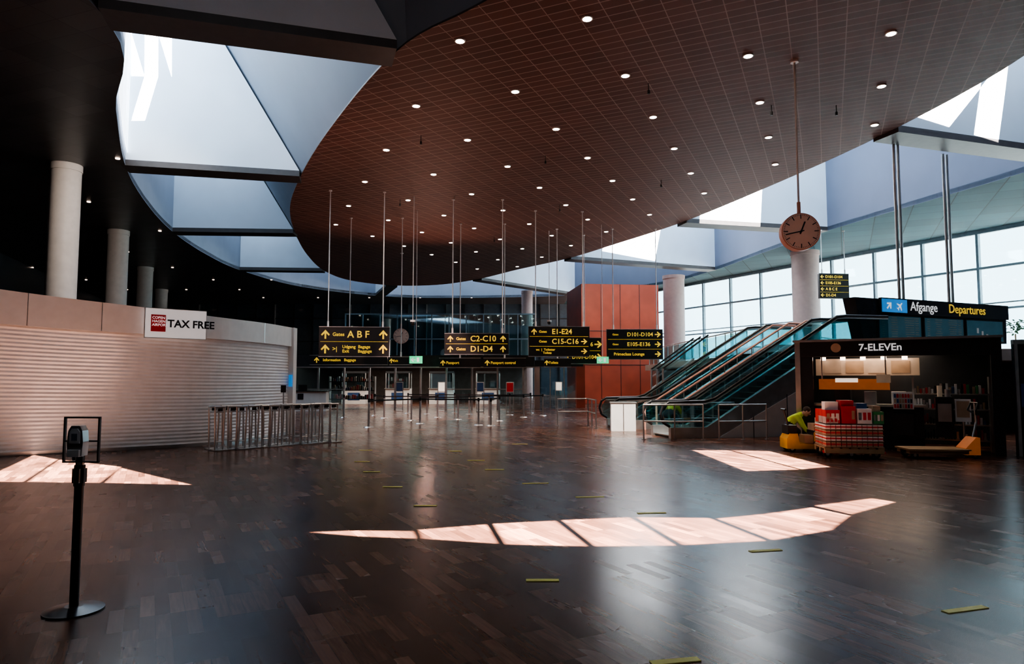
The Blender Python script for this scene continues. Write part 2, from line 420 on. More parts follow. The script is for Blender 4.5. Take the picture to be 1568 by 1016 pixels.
# mezzanine right
mz = [(9.5,20.3),(8.5,25),(8.7,44.6),(20.3,44.6),(27.8,29.7),(28.6,27.8),(30.1,25.6),(30.1,20.3)]
o = MB('mezzanine_slab'); o.prism(mz, 2.2, 2.55, M_COLUMN); o.done()
o = MB('mezzanine_balustrade')
def rail(o, p, q, z, h=1.0, gm=M_TEAL, step=1.3, rm=M_STEEL):
    p = Vector(p); q = Vector(q); d = q-p; n = max(1, round(d.length/step)); a = math.atan2(d.y, d.x); c = (p+q)/2
    o.box((c.x, c.y, z+h/2), (d.length, 0.015, h-.12), gm, a)
    o.cyl((p.x, p.y, z+h), (q.x, q.y, z+h), 0.03, rm, 8)
    for i in range(n+1):
        s = p+d*i/n; o.cyl((s.x, s.y, z), (s.x, s.y, z+h), 0.022, rm, 8)
rail(o, (8.9,25.8), (8.95,44.5), 2.55)
rail(o, (14,31), (20,38), 2.55)
o.done()

# ------------------------------------------------------------------ columns
def column(x, y, r, m, z1=CZ-.1, z0=0):
    o = MB('column'); o.cyl((0,0,z0), (0,0,z1), r, m, 40); o.cyl((0,0,z1-.25), (0,0,z1), r*1.06, m, 40)
    o.cyl((0,0,z0), (0,0,z0+.15), r*1.04, M_STEEL, 40); o.done(loc=(x, y, 0))
for x, y in ((-16.5,24.8),(-21,36),(-26,48),(-31,60)): column(x, y, 0.5, M_COLUMN)
column(18.2, 42, .8, M_COLR, z0=2.55); column(12.4, 52, .8, M_COLR); column(1.35, 61, .5, M_COLR)

# ------------------------------------------------------------------ back hall
wl = MB('wall_red'); wl.M = frame((4.7,46,0), (5.1,.6))
wl.box((2.7,2.5,4.05), (5.4,5,8.1), M_RED)
for i in range(1, 4): wl.box((i*1.35,-.005,4.05), (.03,.02,8.1), M_BTEXT)
wl.box((2.7,-.01,4.9), (5.4,.02,.04), M_BTEXT); wl.box((2.7,-.01,2.6), (5.4,.02,.04), M_BTEXT)
wl.done()
o = MB('passport_hall_roof'); o.box((-6.3,54.3,2.72), (15,34.6,.35), M_DARK); o.done()
ph = empty('passport_hall_front')
p = MB('fascia'); p.box((-6.3,36.9,2.62), (15,.25,.62), M_DARK)
p.box((-6.3,36.7,2.28), (15,.1,.06), M_STEEL); p.done(ph)
p = MB('glazing')
for i in range(11):
    x = -13.2+i*1.38
    p.box((x,36.9,1.15), (.09,.12,2.3), M_STEEL)
    if i in (0,1,2,7,9): p.box((x+.69,36.9,1.15), (1.3,.015,2.2), M_GLASS)
    if i in (0,1,2,7,9): p.box((x+.69,36.9,1.1), (1.3,.04,.05), M_STEEL)
p.done(ph)
wall('wall_passport_back', (-13.8,56), (1.2,56), 0, 2.54, M_CREAM)
wall('wall_passport_left', (-13.8,37), (-13.8,56), 0, 2.54, M_DARKW)
o = MB('ceiling_light_strips')
for x in (-11.5,-8.5,-5.5,-2.5,0):
    for y in (39.5,43.5,48): o.box((x,y,2.52), (1.3,.16,.04), M_LITW)
o.done()
def booth(x, y):
    o = MB('passport_booth')
    o.box((0,0,.5), (1.6,1.1,1.0), M_WHITE); o.box((0,0,2.1), (1.6,1.1,.12), M_DARK)
    for sx in (-.77,.77):
        for sy in (-.52,.52): o.box((sx,sy,1.5), (.05,.05,1.1), M_STEEL)
    o.box((0,-.53,1.5), (1.5,.015,1.0), M_GLASS); o.box((0,-.57,1.02), (1.7,.3,.04), M_STEEL); o.box((.3,.1,1.25), (.5,.06,.35), M_BLACK)
    o.box((0,-.56,.5), (.8,.02,.5), M_BLUEP)
    o.done(loc=(x,y,0))
for x in (-10.5,-7.6,-4.7,-1.6): booth(x, 46)
o = MB('information_counter'); o.M = frame((-11.2,35.6,0), (1,.05))
o.box((.8,0,.5), (1.6,.7,1.0), M_WHITE); o.box((.8,-.05,1.03), (1.75,.85,.05), M_DARK); o.box((.3,-.36,.75), (.3,.02,.3), M_BTEXT); o.box((.3,.1,1.2), (.45,.05,.3), M_BLACK); o.done()
def poster(x, y, c, w=.36, h=.5):
    o = MB('poster_stand'); o.box((0,0,.02), (w,.35,.04), M_STEEL)
    for s in (-w/2, w/2): o.cyl((s,0,.03), (s,0,1.5), .02, M_STEEL, 8)
    o.box((0,0,1.5-h/2), (w,.03,h), M_WHITE); o.box((0,-.02,1.5-h/2), (w*.86,.01,h*.86), c); o.done(loc=(x,y,0))
poster(-1.6,34.5,M_BLUEP); poster(-3.6,35,M_LITW); poster(-.1,33.5,M_REDP); poster(-5.8,35.3,M_BLUEP); poster(2.6,38,M_LITW)
o = MB('door_1')
o.box((3.95,39.5,1.35), (.5,.3,2.7), M_RED); o.box((1.45,39.5,1.35), (.3,.3,2.7), M_COLR); o.box((2.7,39.5,2.55), (2.8,.32,.35), M_DARK)
o.box((2.2,39.5,1.15), (.06,.06,2.3), M_STEEL); o.box((3.0,39.5,1.15), (.06,.06,2.3), M_STEEL); o.box((2.6,39.5,1.15), (2.1,.015,2.3), M_GLASS); o.done()
o = MB('shop_shelving')
o.box((-9.2,39.5,1.0), (2.6,.4,.04), M_DARK); o.box((-9.2,39.5,.5), (2.6,.4,.04), M_DARK); o.box((-9.2,39.5,1.5), (2.6,.4,.04), M_DARK)
for sx in (-10.5,-7.9): o.box((sx,39.5,.9), (.05,.4,1.8), M_STEEL)
for i in range(20):
    for z in (.52,1.02,1.52):
        h = random.uniform(.12,.3); o.box((-10.35+i*.12,39.5,z+h/2), (.08,.2,h), random.choice([M_REDP,M_BLUEP,M_WHITE,M_CARD,M_BLACK]))
o.done()

# ------------------------------------------------------------------ tax free shop
shop = empty('tax_free_shop')
cp = [(-12.6,13.3,3.75,2.95),(-10.94,14.73,3.56,2.83),(-10.0,15.4,3.46,2.77),(-8.87,16.05,3.35,2.72),(-7.6,17.2,3.22,2.66),(-6.95,18.9,3.2,2.64),(-6.75,20.6,3.2,2.63)]
cs = catmull(cp, 8, False)
def nrm(i):
    a = Vector(cs[max(0, i-1)][:2]); b = Vector(cs[min(len(cs)-1, i+1)][:2]); d = (b-a).normalized(); return Vector((d.y, -d.x))
sh = MB('roller_shutter'); rows = 62
vs = []
for r in range(rows+1):
    for i, c in enumerate(cs):
        n_ = nrm(i); off = 0.014 if r % 2 else 0.0
        vs.append((c[0]+n_.x*off, c[1]+n_.y*off, 0.03+(c[3]-.03)*r/rows))
W = len(cs)
sh.add(vs, [(r*W+i, r*W+i+1, (r+1)*W+i+1, (r+1)*W+i) for r in range(rows) for i in range(W-1)], M_SHUT)
for i in range(W-1):
    n_ = nrm(i); sh.box(((cs[i][0]+cs[i+1][0])/2+n_.x*.02, (cs[i][1]+cs[i+1][1])/2+n_.y*.02, .04), ((Vector(cs[i+1][:2])-Vector(cs[i][:2])).length+.01, .05, .08), M_STEEL, math.atan2(cs[i+1][1]-cs[i][1], cs[i+1][0]-cs[i][0]))
sh.done(shop)
fs = MB('fascia'); vs = []
for i, c in enumerate(cs):
    n_ = nrm(i)
    for off, z in ((.10, c[3]), (.10, c[2]), (-.6, c[2]), (-.6, c[3])): vs.append((c[0]+n_.x*off, c[1]+n_.y*off, z))
fs.add(vs, [(i*4+k, (i+1)*4+k, (i+1)*4+(k+1) % 4, i*4+(k+1) % 4) for i in range(W-1) for k in range(4)], M_WHITE)
fs.add(vs[-4:], [(0,1,2,3)], M_WHITE)
for i in (0, 10, 20, 30, 40):
    c = cs[i]; n_ = nrm(i); fs.box((c[0]+n_.x*.1, c[1]+n_.y*.1, (c[2]+c[3])/2), (.015,.01,c[2]-c[3]), M_STEEL, math.atan2(-n_.x, n_.y))
fs.done(shop)
pt = MB('end_post'); pt.box((-6.72,20.75,1.6), (.26,.3,3.2), M_WHITE); pt.box((-6.65,20.55,1.6), (.1,.04,.35), M_BLUE); pt.done(shop)
rf = MB('roof_and_back')
back = [(-8.2,20.9),(-9.4,21),(-13,18),(-15,15.5)]
rf.prism([(c[0],c[1]) for c in cs]+back, 3.0, 3.15, M_COLUMN)
rf.box((-7.6,20.95,1.6), (1.6,.12,3.1), M_WHITE)
rf.done(shop)
sg = MB('shop_sign'); sg.M = frame((-8.60,15.92,0), (1.27,1.15))
sg.box((.69,-.0,2.97), (1.38,.06,.70), M_SIGNW); sg.box((.29,-.035,2.97), (.32,.02,.40), M_REDP)
sg.text('COPEN\nHAGEN\nAIRPORT', .085, (.15,-.05,3.07), M_WTEXT)
sg.text('TAX FREE', .25, (.49,-.035,2.89), M_BTEXT, bold=.007)
for x in (.2,1.2): sg.box((x,.12,2.97), (.05,.2,.05), M_STEEL)
for x in (0.0,1.38): sg.box((x,-.002,2.97), (.012,.07,.71), M_STEEL)
for z in (2.62,3.32): sg.box((.69,-.002,z), (1.39,.07,.012), M_STEEL)
sg.done(shop)

o = MB('gallery_balustrade'); rail(o, (-25.5,21), (-17.6,22.4), 3.6, 1.2, M_TEAL, 1.5)
o.box((-21.5,21.9,3.45), (8.2,.6,.3), M_DARK, math.atan2(1.4,7.9)); o.box((-17.8,22.3,1.65), (.4,.4,3.3), M_DARK); o.box((-25.2,21.1,1.65), (.4,.4,3.3), M_DARK); o.done()

# ------------------------------------------------------------------ escalators and stair
U = (.973,.23)
def escalator(ox, oy):
    e = empty('escalator'); 
    def B(nm_):
        b = MB(nm_); b.M = frame((ox,oy,0), U); return b
    Wd = 1.15; rise = 2.55; s1 = 1.0; s2 = 5.4; s3 = 7.2
    sl = rise/(s2-s1)
    st = B('steps'); n = 15; prof = [(0,.0),(0,.06),(s1,.06)]
    for i in range(n):
        s = s1+i*(s2-s1)/n; z = .06+(i+1)*rise/n; prof += [(s,z-.0),(s+(s2-s1)/n,z)]
    prof += [(s3,rise+.06),(s3,rise-.25),(s2+.2,rise-.3),(s1+.6,0)]
    st.xz(prof, -.5, .5, M_BLACK)
    for i in range(n):
        s = s1+i*(s2-s1)/n; z = .06+(i+1)*rise/n; st.box((s+.02,0,z+.004), (.04,.96,.01), M_STEEL)
    st.box((.3,0,.07), (.7,.98,.02), M_STEEL); st.done(e)
    for side in (-1, 1):
        y = side*Wd/2
        b = B('skirt')
        b.xz([(-.1,0),(-.1,.3),(s1,.3),(s2,rise+.3),(s3,rise+.3),(s3,rise-.3),(s2+.3,rise-.35),(s1+.5,0)], y-.07, y+.07, M_STEEL)
        b.done(e)
        g = B('glass_balustrade')
        g.xz([(-.25,.45),(-.3,.7),(-.15,.93),(s1,.95),(s2,rise+.95),(s3,rise+.95),(s3,rise+.3),(s2,rise+.3),(s1,.3),(-.1,.3)], y-.008, y+.008, M_TEAL); g.done(e)
        h = B('handrail')
        pts = [(-.1,y,.33),(-.3,y,.45),(-.38,y,.68),(-.3,y,.9),(-.12,y,1.0),(s1,y,1.02),(s1+.3,y,1.1),(s2,y,rise+.97),(s2+.3,y,rise+1.0),(s3,y,rise+1.0)]
        h.tube(pts, .04, M_BLACK, 8)
        h.tube([(q[0],q[1],q[2]-.055) for q in pts[4:]], .028, M_STEEL, 6); h.done(e)
    c = B('cladding')
    for side in (-1, 1):
        y = side*(Wd/2+.09)
        c.xz([(s1+.35,0),(s2+.3,rise-.35),(s3,rise-.3),(s3,0)], y-.015, y+.015, M_COLUMN)
        for i in range(1, 5):
            s = s1+.35+i*1.1; c.box((s, y-side*-.02, (s-s1-.35)*sl/2*.95), (.02,.01,(s-s1-.35)*sl*.95), M_BTEXT)
    c.done(e)
    return e
escalator(4.35, 19.7)
escalator(3.5, 23.1)
o = MB('staircase'); o.M = frame((3.95,21.4,0), U)
prof = [(1.0,0)]
for i in range(15):
    s = 1+i*.293; prof += [(s,(i+1)*.17),(s+.293,(i+1)*.17)]
prof += [(6.5,2.55),(6.5,0)]
o.xz(prof, -.9, .9, M_DARK)
for i in range(15): o.box((1+i*.293+.03,0,(i+1)*.17+.004), (.05,1.8,.01), M_STEEL)
for y in (-.88,0,.88):
    o.tube([(.6,y,0),(.6,y,.85),(1.0,y,.95),(5.4,y,3.5),(6.3,y,3.5)], .035, M_CLOCKR, 8)
    for i in range(1,5): o.cyl((1+i*1.0,y,i*.58), (1+i*1.0,y,.95+i*.58), .018, M_STEEL, 8)
o.done()
o = MB('newel_sun_glint'); o.M = frame((3.15,22.0,0), (1,-.05)); o.box((.4,0,.44), (.78,.3,.88), M_WHITE); o.box((.4,-.155,.44), (.03,.01,.84), M_STEEL); o.box((.4,0,.9), (.84,.36,.04), M_STEEL); o.done()  # white box put in for the balustrade end reflecting sun
def guard(pts, name='guard_rail'):
    o = MB(name)
    for a, b in zip(pts[:-1], pts[1:]):
        d = Vector(b)-Vector(a); n = max(1, round(d.length/.9))
        for z in (.95,.5): o.cyl((a[0],a[1],z), (b[0],b[1],z), .022, M_STEEL, 8)
        for i in range(n+1):
            q = Vector(a)+d*i/n; o.cyl((q.x,q.y,0), (q.x,q.y,.95), .022, M_STEEL, 8); o.cyl((q.x,q.y,0), (q.x,q.y,.015), .06, M_STEEL, 10)
    o.done()
guard([(1.6,24.2),(2.7,24.4),(2.8,22.9)]); guard([(5.6,18.6),(7.0,18.9)]); guard([(3.6,18.8),(4.4,18.6),(5.2,18.7)])
o = MB('ramp_balustrade')
for dy in (0,1.2,2.4):
    o.add([(6.4,29+dy,1.2),(8.5,29.5+dy,2.7),(8.5,29.5+dy,3.55),(6.4,29+dy,2.1)], [(0,1,2,3)], M_TEAL)
    o.cyl((6.4,29+dy,2.1), (8.5,29.5+dy,3.55), .04, M_BLACK, 8)
    o.cyl((6.4,29+dy,0), (6.4,29+dy,2.1), .04, M_STEEL, 8)
    o.cyl((6.4,29+dy,1.2), (8.5,29.5+dy,2.6), .05, M_STEEL, 8)
o.done()

# ------------------------------------------------------------------ hanging signs
def sign(pl, pr, z0, z1, rows, rods=True, name='hanging_gate_sign', ztop=CZ):
    pl = Vector(pl); pr = Vector(pr); w = (pr-pl).length
    o = MB(name); o.M = frame((pl.x,pl.y,0), pr-pl); h = z1-z0
    o.box((w/2,0,(z0+z1)/2), (w,.16,h), M_BLACK)
    o.box((w/2,0,z0-.012), (w+.02,.18,.024), M_STEEL); o.box((w/2,0,z1+.012), (w+.02,.18,.024), M_STEEL)
    n = len(rows); rh = h/n
    for i, (al, txt, ar) in enumerate(rows):
        zc = z1-(i+.5)*rh; a = min(rh*.62, .42)
        if i: o.box((w/2,-.083,z1-i*rh), (w*.96,.004,.012), M_YEL)
        for back in (False, True):
            yy = .083 if back else -.083; f = (lambda x: w-x) if back else (lambda x: x)
            if al is not None: o.arrow(f(.09*w), yy+(.006 if back else 0), zc, a, M_YEL, al)
            if ar is not None: o.arrow(f(.91*w), yy+(.006 if back else 0), zc, a, M_YEL, ar)
            for dx, t, sc in txt:
                ls = t.split('\n'); sz = rh*sc
                o.text(t, sz, (f(dx*w), yy+(.004 if back else -.002), zc-sz*.32+(len(ls)-1)*sz*.5), M_YEL, back=back, bold=sz*.014)
    if rods:
        for x in ((.12*w,.9*w) if rods is True else (w/2,)):
            o.cyl((x,0,z1), (x,0,ztop), .022, M_ROD, 8); o.cyl((x,0,ztop-.04), (x,0,ztop), .07, M_ROD, 10)
            o.cyl((x,0,z1), (x,0,z1+.25), .04, M_ROD, 8)
    return o.done()
UP, LT, RT = 0.0, -PI/2, PI/2
sign((-8.06,28.5), (-5.17,28.8), 2.6, 3.82, [(UP,[(.19,'Gates',.34),(.40,'A B F',.66)],UP),(UP,[(.19,'>|',.4),(.33,'Udgang  Bagage\nExit       Baggage',.30)],UP)])
sign((-2.96,30), (-.14,30), 2.74, 3.64, [(UP,[(.18,'Gates',.40),(.40,'C2-C10',.78)],UP),(UP,[(.18,'Gates',.40),(.40,'D1-D4',.78)],UP)])
sign((.77,32), (3.65,32.2), 2.72, 4.1, [(UP,[(.17,'Gates',.34),(.38,'E1-E24',.74)],None),(None,[(.17,'Gates',.34),(.38,'C15-C16',.74)],RT),(None,[(.12,'wc  |  Toiletter\n        Toilets',.32)],RT)])
sign((5.0,36), (7.95,36), 2.7, 4.25, [(None,[(.1,'Gates',.26),(.36,'D101-D104',.55)],RT),(None,[(.1,'Gates',.26),(.36,'E105-E136',.55)],RT),(None,[(.12,'Primeclass Lounge',.42)],RT)])
sign((16.2,35.8), (17.85,36), 5.9, 7.2, [(LT,[(.2,'D101-D104',.62)],None),(LT,[(.2,'E105-E136',.62)],None),(LT,[(.2,'A B C E',.62)],None),(LT,[(.2,'D1-D4',.62)],None)], ztop=CZ-.1)
def small(pl, pr, z0, z1, t, rods='one'):
    return sign(pl, pr, z0, z1, [(UP,[(.17,t,.42)],None)], rods, 'direction_sign', CZ)
small((-9.9,33.5), (-6.1,33.5), 2.36, 2.8, 'Information   Baggage')
small((-6.0,33.5), (-4.9,33.5), 2.36, 2.72, 'Exit')
small((-3.7,34.8), (-1.6,34.8), 2.25, 2.70, 'Passport')
small((-1.45,34.8), (.7,34.8), 2.25, 2.70, 'Passport control')
small((1.7,36), (3.1,36), 2.3, 2.72, 'Toilets')
sign((3.1,37.5), (4.9,37.6), 2.5, 3.9, [(None,[(.1,'C15-C16',.45)],RT),(None,[(.1,'D101-D104',.4)],RT)], 'one', 'direction_sign')
def exitsign(x, y, z):
    o = MB('exit_sign'); o.box((0,0,z), (.6,.08,.34), M_GREEN); o.box((.1,-.045,z), (.1,.01,.2), M_WTEXT); o.arrow(-.13,-.042,z,.22,M_WTEXT,LT)
    o.cyl((0,0,z+.17), (0,0,CZ), .012, M_ROD, 6); o.done(loc=(x,y,0))
exitsign(-4.5,32,2.55); exitsign(4.65,35,2.62)
def pendant(x, y, z):
    o = MB('pendant_camera'); o.cyl((0,0,z+.15), (0,0,CZ), .016, M_ROD, 8); o.ell((0,0,z+.08), (.11,.11,.12), M_BLACK); o.cyl((0,0,z+.12), (0,0,z+.2), .12, M_WHITE, 14); o.done(loc=(x,y,0))
pendant(-4.3,29.5,4.0); pendant(2.0,36.5,4.6)

# ------------------------------------------------------------------ clocks
def clock(x, y, z, r, right, hh, mm, ztop=CZ):
    o = MB('hanging_clock'); o.M = frame((x,y,z), right)
    o.cyl((0,-.13,0), (0,.13,0), r, M_CLOCKR, 56)
    for sgn in (-1, 1):
        Y = .13*sgn
        o.cyl((0,Y,0), (0,Y+.012*sgn,0), r*.95, M_CLOCK, 56)
        for k in range(60):
            t = 2*PI*k/60; big_ = k % 5 == 0; r0 = .68 if big_ else .84; wd = .030 if big_ else .010
            R = Matrix.Rotation(t, 3, 'Y'); c = R @ Vector((0,0,r*(r0+.91)/2))
            o.box((c.x,Y+.016*sgn,c.z), (r*wd*1.6,.008,r*(.91-r0)), M_BTEXT, R=R)
        for a, l, wd in ((2*PI*(hh+mm/60)/12,.55,.075),(2*PI*mm/60,.82,.055)):
            a = a*(1 if sgn < 0 else -1); R = Matrix.Rotation(a, 3, 'Y'); c = R @ Vector((0,0,r*(l/2-.08)))
            o.box((c.x,Y+.024*sgn,c.z), (r*wd,.008,r*(l+.16)), M_BTEXT, R=R)
        o.cyl((0,Y,0), (0,Y+.03*sgn,0), r*.06, M_BTEXT, 14)
    o.cyl((0,0,r), (0,0,ztop-z), .025, M_ROD, 10); o.cyl((0,0,r-.02), (0,0,r+.3), .045, M_CLOCKR, 10); o.cyl((0,0,ztop-z-.05), (0,0,ztop-z), .1, M_ROD, 14)
    o.done()
clock(7.12, 16.7, 5.27, .46, (1,-.12), 12, 43)
clock(-7.0, 43, 4.35, .48, (1,.1), 12, 43)

# ------------------------------------------------------------------ departures board
o = MB('departures_board'); o.M = frame((10.75,21.3,0), (7.05,3.1))
o.xz([(0,4.22),(7.6,4.22),(7.55,2.9),(.35,2.9)], 0, .45, M_DARK)
o.box((4.3,-.06,4.0), (6.5,.1,.5), M_DARK); o.box((1.65,-.12,4.0), (1.15,.03,.42), M_BLUE)
o.arrow(1.38, -.137, 4.0, .28, M_WTEXT, PI/4)
pl_ = [(0,.5),(.07,.38),(.08,.12),(.5,-.12),(.5,-.22),(.08,-.1),(.05,-.36),(.18,-.46),(.18,-.52),(0,-.47),(-.18,-.52),(-.18,-.46),(-.05,-.36),(-.08,-.1),(-.5,-.22),(-.5,-.12),(-.08,.12),(-.07,.38)]
o.xz([(1.88+.3*(a*.7071+b*.7071), 4.0+.3*(-a*.7071+b*.7071)) for a, b in pl_], -.143, -.137, M_WTEXT)
o.text('Afgange', .42, (2.4,-.12,3.88), M_WTEXT, bold=.002); o.text('Departures', .42, (4.3,-.12,3.88), M_YEL, bold=.002)
for i in range(3):
    x0 = .95+i*2.15; o.box((x0+1.02,-.03,3.32), (2.04,.06,.78), M_BLACK); o.box((x0+1.02,-.065,3.32), (1.94,.01,.70), M_SCREEN)
    if i < 2:
        for r in range(9):
            for cx, cw in ((.15,.14),(.55,.35),(1.2,.5),(1.7,.2)):
                o.box((x0+cx+cw/2,-.073,3.62-r*.075), (cw*random.uniform(.6,1),.003,.010), M_CARD)
    else:
        for k in range(3): o.box((x0+.6+k*.25,-.075,3.32-k*.1), (.10,.01,.18), M_COLUMN)
for s in (2.35,2.55,4.85,5.05):
    o.cyl((s,.22,4.2), (s,.22,CZ-.13), .045, M_STEEL, 10)
o.done()

# ------------------------------------------------------------------ kiosk
kio = empty('convenience_kiosk')
KM = frame((7.05,17.0,0), (.859,-.513)); KW = 4.19
def K(n_):
    b = MB(n_); b.M = KM.copy(); return b
k = K('frame')
k.box((.06,0,1.28), (.12,.12,2.56), M_STEEL); k.box((.26,.02,1.28), (.28,.08,2.56), M_DARK)
k.box((KW-.1,0,1.28), (.2,.2,2.56), M_BLACK)
k.box((KW/2,.05,2.38), (KW,.2,.38), M_BLACK); k.box((KW/2,0,2.58), (KW+.06,.3,.05), M_STEEL)
k.box((KW/2,2.3,1.28), (KW,.1,2.56), M_DARK); k.box((.05,1.15,1.28), (.08,2.3,2.56), M_DARK); k.box((KW-.05,1.15,1.28), (.08,2.3,2.56), M_DARK)
k.box((KW/2,1.15,2.5), (KW,2.3,.1), M_DARK)
k.text('7-ELEVEn', .23, (1.42,-.06,2.32), M_WTEXT, bold=.004)
k.cyl((.93,-.05,2.40), (.93,-.075,2.40), .11, M_CARD, 24)
k.done(kio)
k = K('menu_boards')
k.box((1.5,1.0,1.95), (2.3,.06,.42), M_BEIGE)
for i in range(5): k.cyl((.55+i*.45,.8,2.12), (.55+i*.45,.8,2.2), .06, M_SPOT2, 12)
k.box((1.25,.45,1.52), (1.55,.06,.26), M_ORANGE); k.box((1.1,.42,1.62), (.5,.02,.1), M_LITW); k.box((1.9,.42,1.66), (.3,.02,.2), M_BEIGE)
for x in (.55,1.95): k.box((x,.45,2.0), (.03,.03,.9), M_STEEL)
for i in range(4): k.box((.75+i*.5,.96,1.95), (.4,.02,.3), M_CARD if i % 2 else M_BEIGE)
k.done(kio)
k = K('counter')
k.box((1.5,.6,.5), (2.4,.6,1.0), M_DARK); k.box((1.5,.58,1.02), (2.5,.7,.05), M_STEEL)
k.box((1.0,.6,1.22), (.35,.35,.35), M_BLACK); k.box((1.6,.6,1.2), (.25,.3,.3), M_STEEL); k.box((2.2,.6,1.2), (.3,.3,.3), M_WHITE)
k.done(kio)
k = K('display_shelves')
for z in (.25,.6,.95,1.3): 
    k.box((3.25,.75,z), (1.5,.35,.03), M_STEEL)
    for i in range(25):
        h = random.uniform(.08,.24); k.box((2.54+i*.058,.66+random.uniform(0,.05),z+h/2+.015), (.042,.12,h), random.choice([M_REDP,M_BLUEP,M_WHITE,M_CARD,M_BLACK,M_BLACK,M_BLACK,M_WOODP,M_GREENP,M_STEEL]))
for x in (2.5,4.0): k.box((x,.75,.85), (.04,.4,1.7), M_STEEL)
k.box((2.3,.2,1.15), (.42,.05,.4), M_WHITE); k.box((2.3,.22,.6), (.4,.3,.5), M_DARK)
for i in range(7):
    for j in range(3): k.box((2.13+i*.055,.165,1.02+j*.12), (.04,.02,.09), random.choice([M_REDP,M_CARD,M_BLACK,M_BLUEP]))
k.box((3.45,.1,.95), (.3,.1,.5), M_WHITE); k.box((3.45,.045,.98), (.24,.01,.36), M_CARD); k.cyl((3.45,.12,0), (3.45,.12,.75), .03, M_STEEL, 10)
k.box((3.1,.1,.8), (.34,.4,.9), M_BLACK); k.box((3.1,-.11,.9), (.26,.02,.4), M_STEEL); k.cyl((3.02,.1,1.25), (3.02,.1,1.5), .05, M_BEIGE, 12); k.cyl((3.17,.1,1.25), (3.17,.1,1.42), .06, M_STEEL, 12)
k.done(kio)
o = MB('glass_partition'); o.M = frame((10.85,14.8,0), (.95,-.3))
o.box((2.5,0,1.2), (5,.12,2.4), M_DARK); o.box((.35,-.07,1.3), (.5,.02,.5), M_BLUEP); o.box((2.5,0,2.45), (5,.14,.1), M_STEEL)
for i in range(5): o.box((i*1.2+.04,-.07,1.2), (.06,.04,2.4), M_STEEL)
o.done()

# ------------------------------------------------------------------ pallets / trucks
def pallet(o, z0=.1):
    for y in (-.38,0,.38): o.box((0,y,z0+.05), (1.15,.1,.09), M_WOODP)
    for i in range(7): o.box((-.52+i*.173,0,z0+.11), (.13,.84,.025), M_WOODP)
def wheels(o, pts, r=.08):
    for x, y in pts: o.cyl((x,y-.03,r), (x,y+.03,r), r, M_BLACK, 16); o.cyl((x,y-.032,r), (x,y+.032,r), r*.45, M_STEEL, 12)
ld = MB('loaded_pallet_truck'); ld.M = frame((7.2,14.75,0), (1,-.18))
pallet(ld,.1); wheels(ld, [(-.5,-.3),(-.5,.3),(.45,-.3),(.45,.3),(-.05,-.36)])
ld.box((.02,-.3,.12), (1.2,.14,.05), M_REDP)
for L in range(4):
    z = .24+L*.12
    for i in range(11):
        for y in (-.3,0,.3):
            ld.box((-.51+i*.102,y,z+.05), (.088,.27,.09), M_WHITE if L % 2 else M_CARD)
            ld.box((-.51+i*.102,y,z+.05), (.089,.275,.03), M_REDP)
    ld.box((0,0,z-.002), (1.14,.88,.012), M_CARD)
for x0, w, z1, m in ((-.55,.3,.28,M_REDP),(-.24,.3,.36,M_REDP),(.07,.3,.31,M_WHITE),(.38,.22,.25,M_GREENP),(-.55,.26,.14,M_WHITE)):
    for y in (-.28,.02,.3):
        ld.box((x0+w/2,y,.72+z1/2), (w-.02,.27,z1), m)
        for q_ in range(3): ld.box((x0+w*(.2+.3*q_),y-.137,.72+z1*.5), (w*.2,.004,z1*.5), random.choice([M_WHITE,M_CARD,M_REDP,M_STEEL]))
ld.box((-.4,-.2,1.07), (.26,.25,.2), M_WHITE); ld.box((-.1,-.2,1.13), (.26,.3,.14), M_REDP); ld.box((.22,-.1,1.08), (.2,.3,.12), M_BLUEP); ld.box((.48,-.2,1.03), (.14,.3,.12), M_CARD)
ld.done()
tr = MB('electric_pallet_truck'); tr.M = frame((6.85,15.75,0), (1,-.1))
tr.xz([(-.62,.08),(-.62,.3),(-.55,.42),(-.38,.42),(-.34,.2),(.5,.16),(.5,.08)], -.28, .28, M_YP)
tr.box((-.48,0,.5), (.2,.45,.2), M_BLACK); tr.tube([(-.5,0,.55),(-.6,0,.95)], .025, M_BLACK); tr.tube([(-.6,-.15,.95),(-.6,.15,.95)], .025, M_BLACK)
wheels(tr, [(-.5,-.22),(-.5,.22),(.4,-.22),(.4,.22)]); 
tr.box((-.1,0,.28), (.22,.4,.2), M_CARD); tr.box((.2,-.02,.34), (.45,.5,.3), M_BLACK); tr.box((.18,-.03,.56), (.4,.42,.16), M_CARD); tr.box((.05,-.28,.35), (.16,.03,.2), M_YP)
tr.box((.3,.05,.7), (.3,.3,.12), M_BEIGE)
tr.done()
ft = MB('hand_pallet_truck'); ft.M = frame((9.0,14.5,0), (1,-.12))
for y in (-.22,.22): ft.box((-.15,y,.14), (1.15,.16,.07), M_WOODP)
ft.box((-.15,0,.19), (1.2,.7,.03), M_WOODP)
ft.xz([(.42,.08),(.42,.22),(.62,.44),(.7,.44),(.7,.08)], -.2, .2, M_ORANGE)
ft.tube([(.64,0,.35),(.74,0,.75),(.72,0,1.15)], .025, M_STEEL); ft.tube([(.72,-.14,1.15),(.66,-.16,1.0),(.74,0,.9),(.66,.16,1.0),(.72,.14,1.15),(.72,-.14,1.15)], .018, M_BLACK)
wheels(ft, [(.6,-.15),(.6,.15),(-.6,-.22),(-.6,.22)], .07); ft.done()

